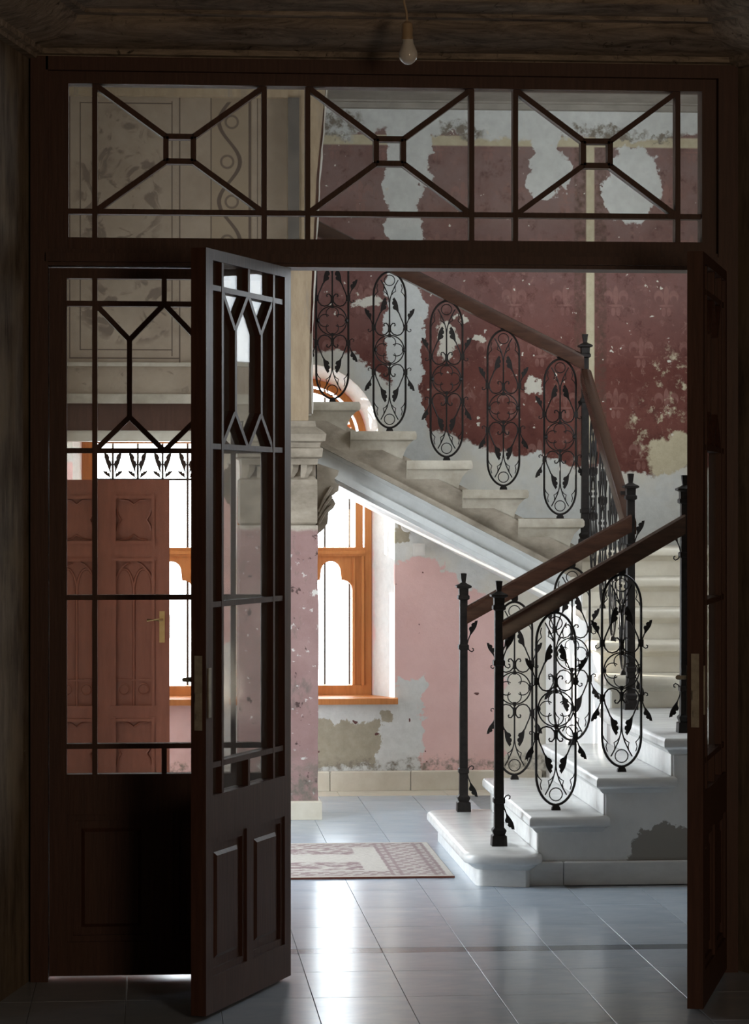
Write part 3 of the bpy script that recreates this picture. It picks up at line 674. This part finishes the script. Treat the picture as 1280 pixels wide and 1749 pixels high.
# transom light over the leaves
tw = tag(empty('window_1', (.82, 9.47, 2.58)), kind='structure')
y0, y1 = 9.445, 9.495
MB().box(-.372, 1.995, 9.43, 9.51, 3.123, 3.165).build('top_rail', 'door', tw); MB().box(-.372, 1.995, 9.43, 9.51, 2.545, 2.587).build('bottom_rail', 'door', tw)
MB().box(-.372, -.295, 9.43, 9.51, 2.587, 3.123).build('stile', 'door', tw); MB().box(1.942, 1.995, 9.43, 9.51, 2.587, 3.123).build('stile', 'door', tw)
TX = [-.204, .388, .541, 1.121, 1.277, 1.858]; hb = .009
for x in TX: MB().box(x - hb, x + hb, y0, y1, 2.587, 3.123).build('muntin', 'door', tw)
zb = 2.68
MB().box(-.295, 1.942, y0 + .002, y1 - .002, zb - hb, zb + hb).build('muntin', 'door', tw)
def strut(parent, a, b, w=.0095, nm='muntin', ya=y0 + .001, yb=y1 - .001):
    a, b = Vector(a), Vector(b); d = (b - a).normalized(); n = Vector((-d.y, d.x)) * w
    return MB().prism_xz([tuple(a - n), tuple(b - n), tuple(b + n), tuple(a + n)], ya, yb).build(nm, 'door', parent)
def pane(parent, poly, ya=9.469, yb=9.472): return MB().prism_xz(poly, ya, yb).build('pane', 'glass', parent)
for xa, xb in ((TX[0], TX[1]), (TX[2], TX[3]), (TX[4], TX[5])):
    xm, zm = (xa + xb) / 2, (3.123 + zb) / 2; h = .048
    sq = [(xm - h, zm - h * .9), (xm + h, zm - h * .9), (xm + h, zm + h * .9), (xm - h, zm + h * .9)]; cr = [(xa, zb), (xb, zb), (xb, 3.123), (xa, 3.123)]
    for k in range(4):
        l = (k + 1) % 4; strut(tw, sq[k], sq[l]); strut(tw, cr[k], sq[k]); pane(tw, [cr[k], cr[l], sq[l], sq[k]])
    pane(tw, sq); pane(tw, [(xa, 2.587), (xb, 2.587), (xb, zb), (xa, zb)])
for xa, xb in ((-.295, TX[0]), (TX[1], TX[2]), (TX[3], TX[4]), (TX[5], 1.942)):
    pane(tw, [(xa, zb), (xb, zb), (xb, 3.123), (xa, 3.123)]); pane(tw, [(xa, 2.587), (xb, 2.587), (xb, zb), (xa, zb)])

# ---------------------------------------------------------------- glazed door leaves
LW = .80
def make_leaf(name):
    d = tag(empty(name), kind='structure'); d['world_mesh'] = 0
    t = .026
    def P(nm, m, mat='door', par=None):
        o = m.build(nm, mat, par or d); o.location = (0, 0, 0); return o
    gx0, gx1 = .061, .739; xb1, xb2 = .158, .642; xm = .40; xl, xr = .279, .521
    zt, z1, za, zbn, z2, z3, z4, zbot = 2.446, 2.359, 2.233, 1.963, 1.845, 1.332, .812, .715
    P('stile', MB().box(0, gx0, -t, t, .012, 2.482)); P('stile', MB().box(gx1, LW, -t, t, .012, 2.482))
    P('top_rail', MB().box(gx0, gx1, -t, t, zt, 2.482)); P('lock_rail', MB().box(gx0, gx1, -t, t, .575, zbot)); P('bottom_rail', MB().box(gx0, gx1, -t, t, .012, .13))
    P('centre_stile', MB().box(xm - .03, xm + .03, -t, t, .13, .575))
    for a, b in ((gx0, xm - .03), (xm + .03, gx1)):
        pn = P('panel', slab(MB(), rect(0, 1, 0, 1), [(0, 0), (1, 0)]) if False else MB().box(a, b, -.008, .008, .13, .575))
        for s in (-1, 1):
            fm = MB(); e = .022; yy = sorted((s * .008, s * .018))
            fm.box(a, a + e, *yy, .13, .575).box(b - e, b, *yy, .13, .575).box(a + e, b - e, *yy, .13, .13 + e).box(a + e, b - e, *yy, .575 - e, .575)
            fm.loft([[(a + .05 + q, s * yq, .18 + q), (b - .05 - q, s * yq, .18 + q), (b - .05 - q, s * yq, .525 - q), (a + .05 + q, s * yq, .525 - q)] for q, yq in ((0, .008), (.012, .016))])
            o = fm.build('panel_moulding', 'door', pn); o.location = (0, 0, 0)
    ya, yb = -.022, .022; w = .009
    for x in (xb1, xb2): P('muntin', MB().box(x - w, x + w, ya, yb, zbot, zt))
    for z in (z1, z2, z3, z4): P('muntin', MB().box(gx0, gx1, ya + .001, yb - .001, z - w, z + w))
    P('muntin', MB().box(xm - w, xm + w, ya, yb, z1 + w, zt)); P('muntin', MB().box(xm - w, xm + w, ya, yb, zbot, z4 - w))
    for x, l, r in ((xl, xb1, xm), (xr, xm, xb2)):
        P('muntin', MB().box(x - w, x + w, ya, yb, zbn, za))
        for e in ((l, z1), (r, z1)): o = strut(d, e, (x, za), w, ya=ya + .002, yb=yb - .002); o.location = (0, 0, 0)
        for e in ((l, z2), (r, z2)): o = strut(d, e, (x, zbn), w, ya=ya + .002, yb=yb - .002); o.location = (0, 0, 0)
    R = lambda a, b, c, e: [(a, c), (b, c), (b, e), (a, e)]
    polys = [R(gx0, xb1, z1, zt), R(xb1, xm, z1, zt), R(xm, xb2, z1, zt), R(xb2, gx1, z1, zt)]
    polys += [R(gx0, xb1, zbot, z4), R(xb1, xm, zbot, z4), R(xm, xb2, zbot, z4), R(xb2, gx1, zbot, z4)]
    for zz in ((z4, z3), (z3, z2)): polys += [R(gx0, xb1, *zz), R(xb1, xb2, *zz), R(xb2, gx1, *zz)]
    polys += [R(gx0, xb1, z2, z1), R(xb2, gx1, z2, z1)]
    polys += [[(xb1, z1), (xl, za), (xm, z1)], [(xm, z1), (xr, za), (xb2, z1)], [(xb1, z2), (xm, z2), (xl, zbn)], [(xm, z2), (xb2, z2), (xr, zbn)],
              [(xm, z1), (xl, za), (xl, zbn), (xm, z2), (xr, zbn), (xr, za)], [(xb1, z2), (xl, zbn), (xl, za), (xb1, z1)], [(xb2, z2), (xb2, z1), (xr, za), (xr, zbn)]]
    for p in polys: P('pane', MB().prism_xz(p, -.0015, .0015), 'glass')
    lk = P('lock_plate', MB().box(LW, LW + .003, -.013, .013, .93, 1.17), 'steel'); 
    for q in (MB().box(LW + .003, LW + .011, -.008, .008, 1.02, 1.05), MB().box(LW + .003, LW + .008, -.006, .006, .965, .985)): o = q.build('bolt', 'steel', lk); o.location = (0, 0, 0)
    for s in (-1, 1): o = P('key_plate', MB().box(LW - .038, LW - .014, *sorted((s * t, s * (t + .004))), .97, 1.13), 'steel')
    P('handle', MB().tube([(LW - .026, -t, 1.09), (LW - .026, -t - .035, 1.09), (LW - .10, -t - .04, 1.088)], .007, 8), 'steel')
    return d
def dup(o, parent=None):
    c = o.copy(); C.objects.link(c)
    if parent: c.parent = parent; c.matrix_parent_inverse = o.matrix_parent_inverse
    for ch in list(o.children): dup(ch, c)
    return c
d1 = make_leaf('door_1'); kids = None
d2 = dup(d1); d2.name = 'door_2'; d3 = dup(d1); d3.name = 'door_3'
d1.location = (-.362, 9.475, 0)
d2.location = (.455, 9.41, 0); d2.rotation_euler = (0, 0, math.atan2(8.693 - 9.43, .157 - .467))
d3.location = (2.005, 9.425, 0); d3.rotation_euler = (0, 0, math.atan2(8.697 - 9.45, 1.743 - 1.984))
for o in list(d1.children):
    if o.name.startswith(('lock_plate', 'key_plate', 'handle')):
        for q in list(o.children): bpy.data.objects.remove(q)
        bpy.data.objects.remove(o)

# ---------------------------------------------------------------- entrance door, standing open
YD = 14.72
ed = tag(empty('door_4', (-.58, YD, 0)), kind='structure')
DL, DR, DT = -.62, .088, 1.795
MB().box(DL, DR, YD, YD + .02, .01, DT).build('slab', 'brown', ed)
for a, b in ((DL, -.52), (-.31, -.211), (-.001, DR)): MB().box(a, b, YD - .03, YD, .01, DT).build('stile', 'brown', ed)
for a, b in ((-.52, -.31), (-.211, -.001)):
    for z0, z1 in ((.01, .12), (.49, .56), (1.36, 1.455), (1.70, DT)): MB().box(a, b, YD - .029, YD, z0, z1).build('rail', 'brown', ed)
def mould(pts, r=.007, y=YD - .014): return MB().tube([(x, y, z) for x, z in pts], r, 6)
for cx in (-.106, -.415):
    a, b = cx - .105, cx + .105
    for z0, z1, kind in ((1.455, 1.70, 'q'), (.56, 1.36, 'g'), (.12, .49, 'q')):
        fm = MB()
        for xx in (a, b): fm.box(xx - .008, xx + .008, YD - .042, YD - .028, z0 - .02, z1 + .02)
        for zz in (z0, z1): fm.box(a - .018, b + .018, YD - .041, YD - .028, zz - .008, zz + .008)
        fr_ = fm.build('panel_frame', 'brown', ed)
        if kind == 'g':
            m = MB().tube([(cx, YD - .006, .56), (cx, YD - .006, 1.22)], .008, 6)
            for c0 in (cx - .052, cx + .052):
                m.tube([(c0 - .052 + .0 * t, YD - .006, z) for t, z in ((0, .75), (0, 1.18))], .005, 5)
                for s in (-1, 1): m.tube([(c0 + s * (.052 - .052 * (t / 8) ** 1.8), YD - .006, 1.18 + .13 * math.sin(PI / 2 * t / 8)) for t in range(9)], .007, 6)
                m.tube([(c0 + .03 * math.cos(2 * PI * t / 12), YD - .006, .655 + .03 * math.sin(2 * PI * t / 12)) for t in range(13)], .005, 5)
            for s in (-1, 1): m.tube([(cx + s * (.02 + .085 * t / 6), YD - .006, 1.345 - .09 * (t / 6) ** 1.6) for t in range(7)], .006, 5)
            m.box(a, b, YD - .012, YD, .70, .71)
            o = m.build('gothic_tracery', 'brown', fr_); o.location = (0, 0, 0)
        else:
            m = MB(); zm = (z0 + z1) / 2
            for sx in (-1, 1):
                m.tube([(cx + sx * x, YD - .006, zm + z) for x, z in ((.095, .06), (.088, .03), (.07, .0), (.088, -.03), (.095, -.06))], .007, 5)
            for sz in (-1, 1):
                m.tube([(cx + x, YD - .006, zm + sz * ((z1 - z0) / 2 - z)) for x, z in ((-.075, .012), (-.03, .018), (0, .04), (.03, .018), (.075, .012))], .007, 5)
            o = m.build('quatrefoil_moulding', 'brown', fr_); o.location = (0, 0, 0)
MB().box(.033, .062, YD - .036, YD - .03, .91, 1.08).build('handle_plate', 'brass', ed)
MB().tube([(.048, YD - .034, 1.035), (.048, YD - .072, 1.035), (.03, YD - .08, 1.035), (-.035, YD - .078, 1.033)], .008, 8).build('lever_handle', 'brass', ed, True)
MB().box(.0885, .091, YD - .006, YD + .014, .93, 1.06).build('latch_plate', 'brass', ed)

# ---------------------------------------------------------------- small things
rg = tag(slab(MB(), rect(-.62, 1.335, 11.90, 13.11), [(.001, 0), (.007, 0), (.009, .004)]).build('rug', 'rug'), 'worn beige and plum patterned rug on the marble floor before the steps', 'rug')
MB().box(-.62, 1.335, 11.888, 11.90, .001, .009).build('edge_binding', 'rugedge', rg).location = (0, 0, 0)
bu = tag(empty('light_bulb', (.852, 8.99, 3.13)), 'unlit white light bulb hanging in a tan socket above the doorway', 'light bulb')
MB().lathe([(3.131, .002), (3.1335, .012), (3.140, .022), (3.150, .029), (3.162, .032), (3.174, .031), (3.188, .025), (3.202, .019), (3.216, .017)], .852, 8.99, 20).build('bulb', 'bulb', bu, True)
MB().lathe([(3.214, .019), (3.222, .020), (3.228, .018), (3.25, .019), (3.268, .017), (3.276, .008)], .849, 8.99, 16).build('socket', 'tan', bu, True)
MB().tube([(.849, 8.99, 3.27), (.846, 8.99, 3.31), (.838, 8.99, 3.34), (.842, 8.99, 3.38), (.84, 8.99, 3.49)], .004, 6).build('wire', 'tan', bu)
sw = tag(empty('switch_box', (1.54, 15.59, 1.40)), 'white square box on the plaster under the upper stairs', 'switch')
MB().box(1.505, 1.575, 15.585, 15.6, 1.365, 1.435).build('cover', 'white', sw); MB().box(1.518, 1.562, 15.58, 15.585, 1.378, 1.422).build('plate', 'white', sw)
jb = tag(MB().loft([[(1.472 + r * math.cos(2 * PI * k / 20), y, 1.535 + r * math.sin(2 * PI * k / 20)) for k in range(20)] for y, r in ((15.6, .036), (15.59, .036), (15.586, .03))]).build('junction_box', 'white'), 'round white junction cover on the wall above the square box', 'junction box')

# ---------------------------------------------------------------- what the pieces of the setting are
LAB = {
    'floor': ('blue grey marble tile floor of the hall and front room', 'floor'),
    'wall_back': ('peeling back wall, red stencilled above and pink below', 'wall'),
    'wall_left': ('cream plaster side wall of the hall by the street door', 'wall'),
    'wall_right': ('cream plaster side wall of the hall beside the stair landing', 'wall'),
    'wall_partition': ('wall with painted flower panels and scrolls over the vestibule opening', 'wall'),
    'wall_front': ('dark smoke stained wall around the glazed door screen', 'wall'),
    'wall_reveal': ('dark splayed wall beside the door frame', 'wall'),
    'wall_room': ('dark walls of the front room', 'wall'),
    'ceiling': ('brown grey ceiling over the stair hall', 'ceiling'),
    'ceiling_room': ('dark ceiling of the front room above the cornice', 'ceiling'),
    'baseboard_back': ('cream marble skirting along the pink back wall', 'baseboard'),
    'trim_1': ('thin moulding where the back wall meets the hall ceiling', 'trim'),
    'trim_2': ('dark streaked plaster cornice above the door frame', 'cornice'),
    'trim_3': ('dark red brown wooden frame around doors and transom', 'door frame'),
    'window_1': ('wide transom window with three crossed panels above the doors', 'window'),
    'window_2': ('orange arched window right of the pink pier', 'window'),
    'window_3': ('orange framed window behind the brown entrance door', 'window'),
    'door_1': ('closed dark glazed door leaf at the left of the opening', 'door'),
    'door_2': ('dark glazed door leaf swung open towards the viewer in front of the closed leaf', 'door'),
    'door_3': ('dark glazed door leaf seen edge on at the right of the opening', 'door'),
    'door_4': ('red brown panelled entrance door with gothic tracery and brass handle', 'door'),
}
for nm_, (lb_, ct_) in LAB.items(): tag(bpy.data.objects[nm_], lb_, ct_)
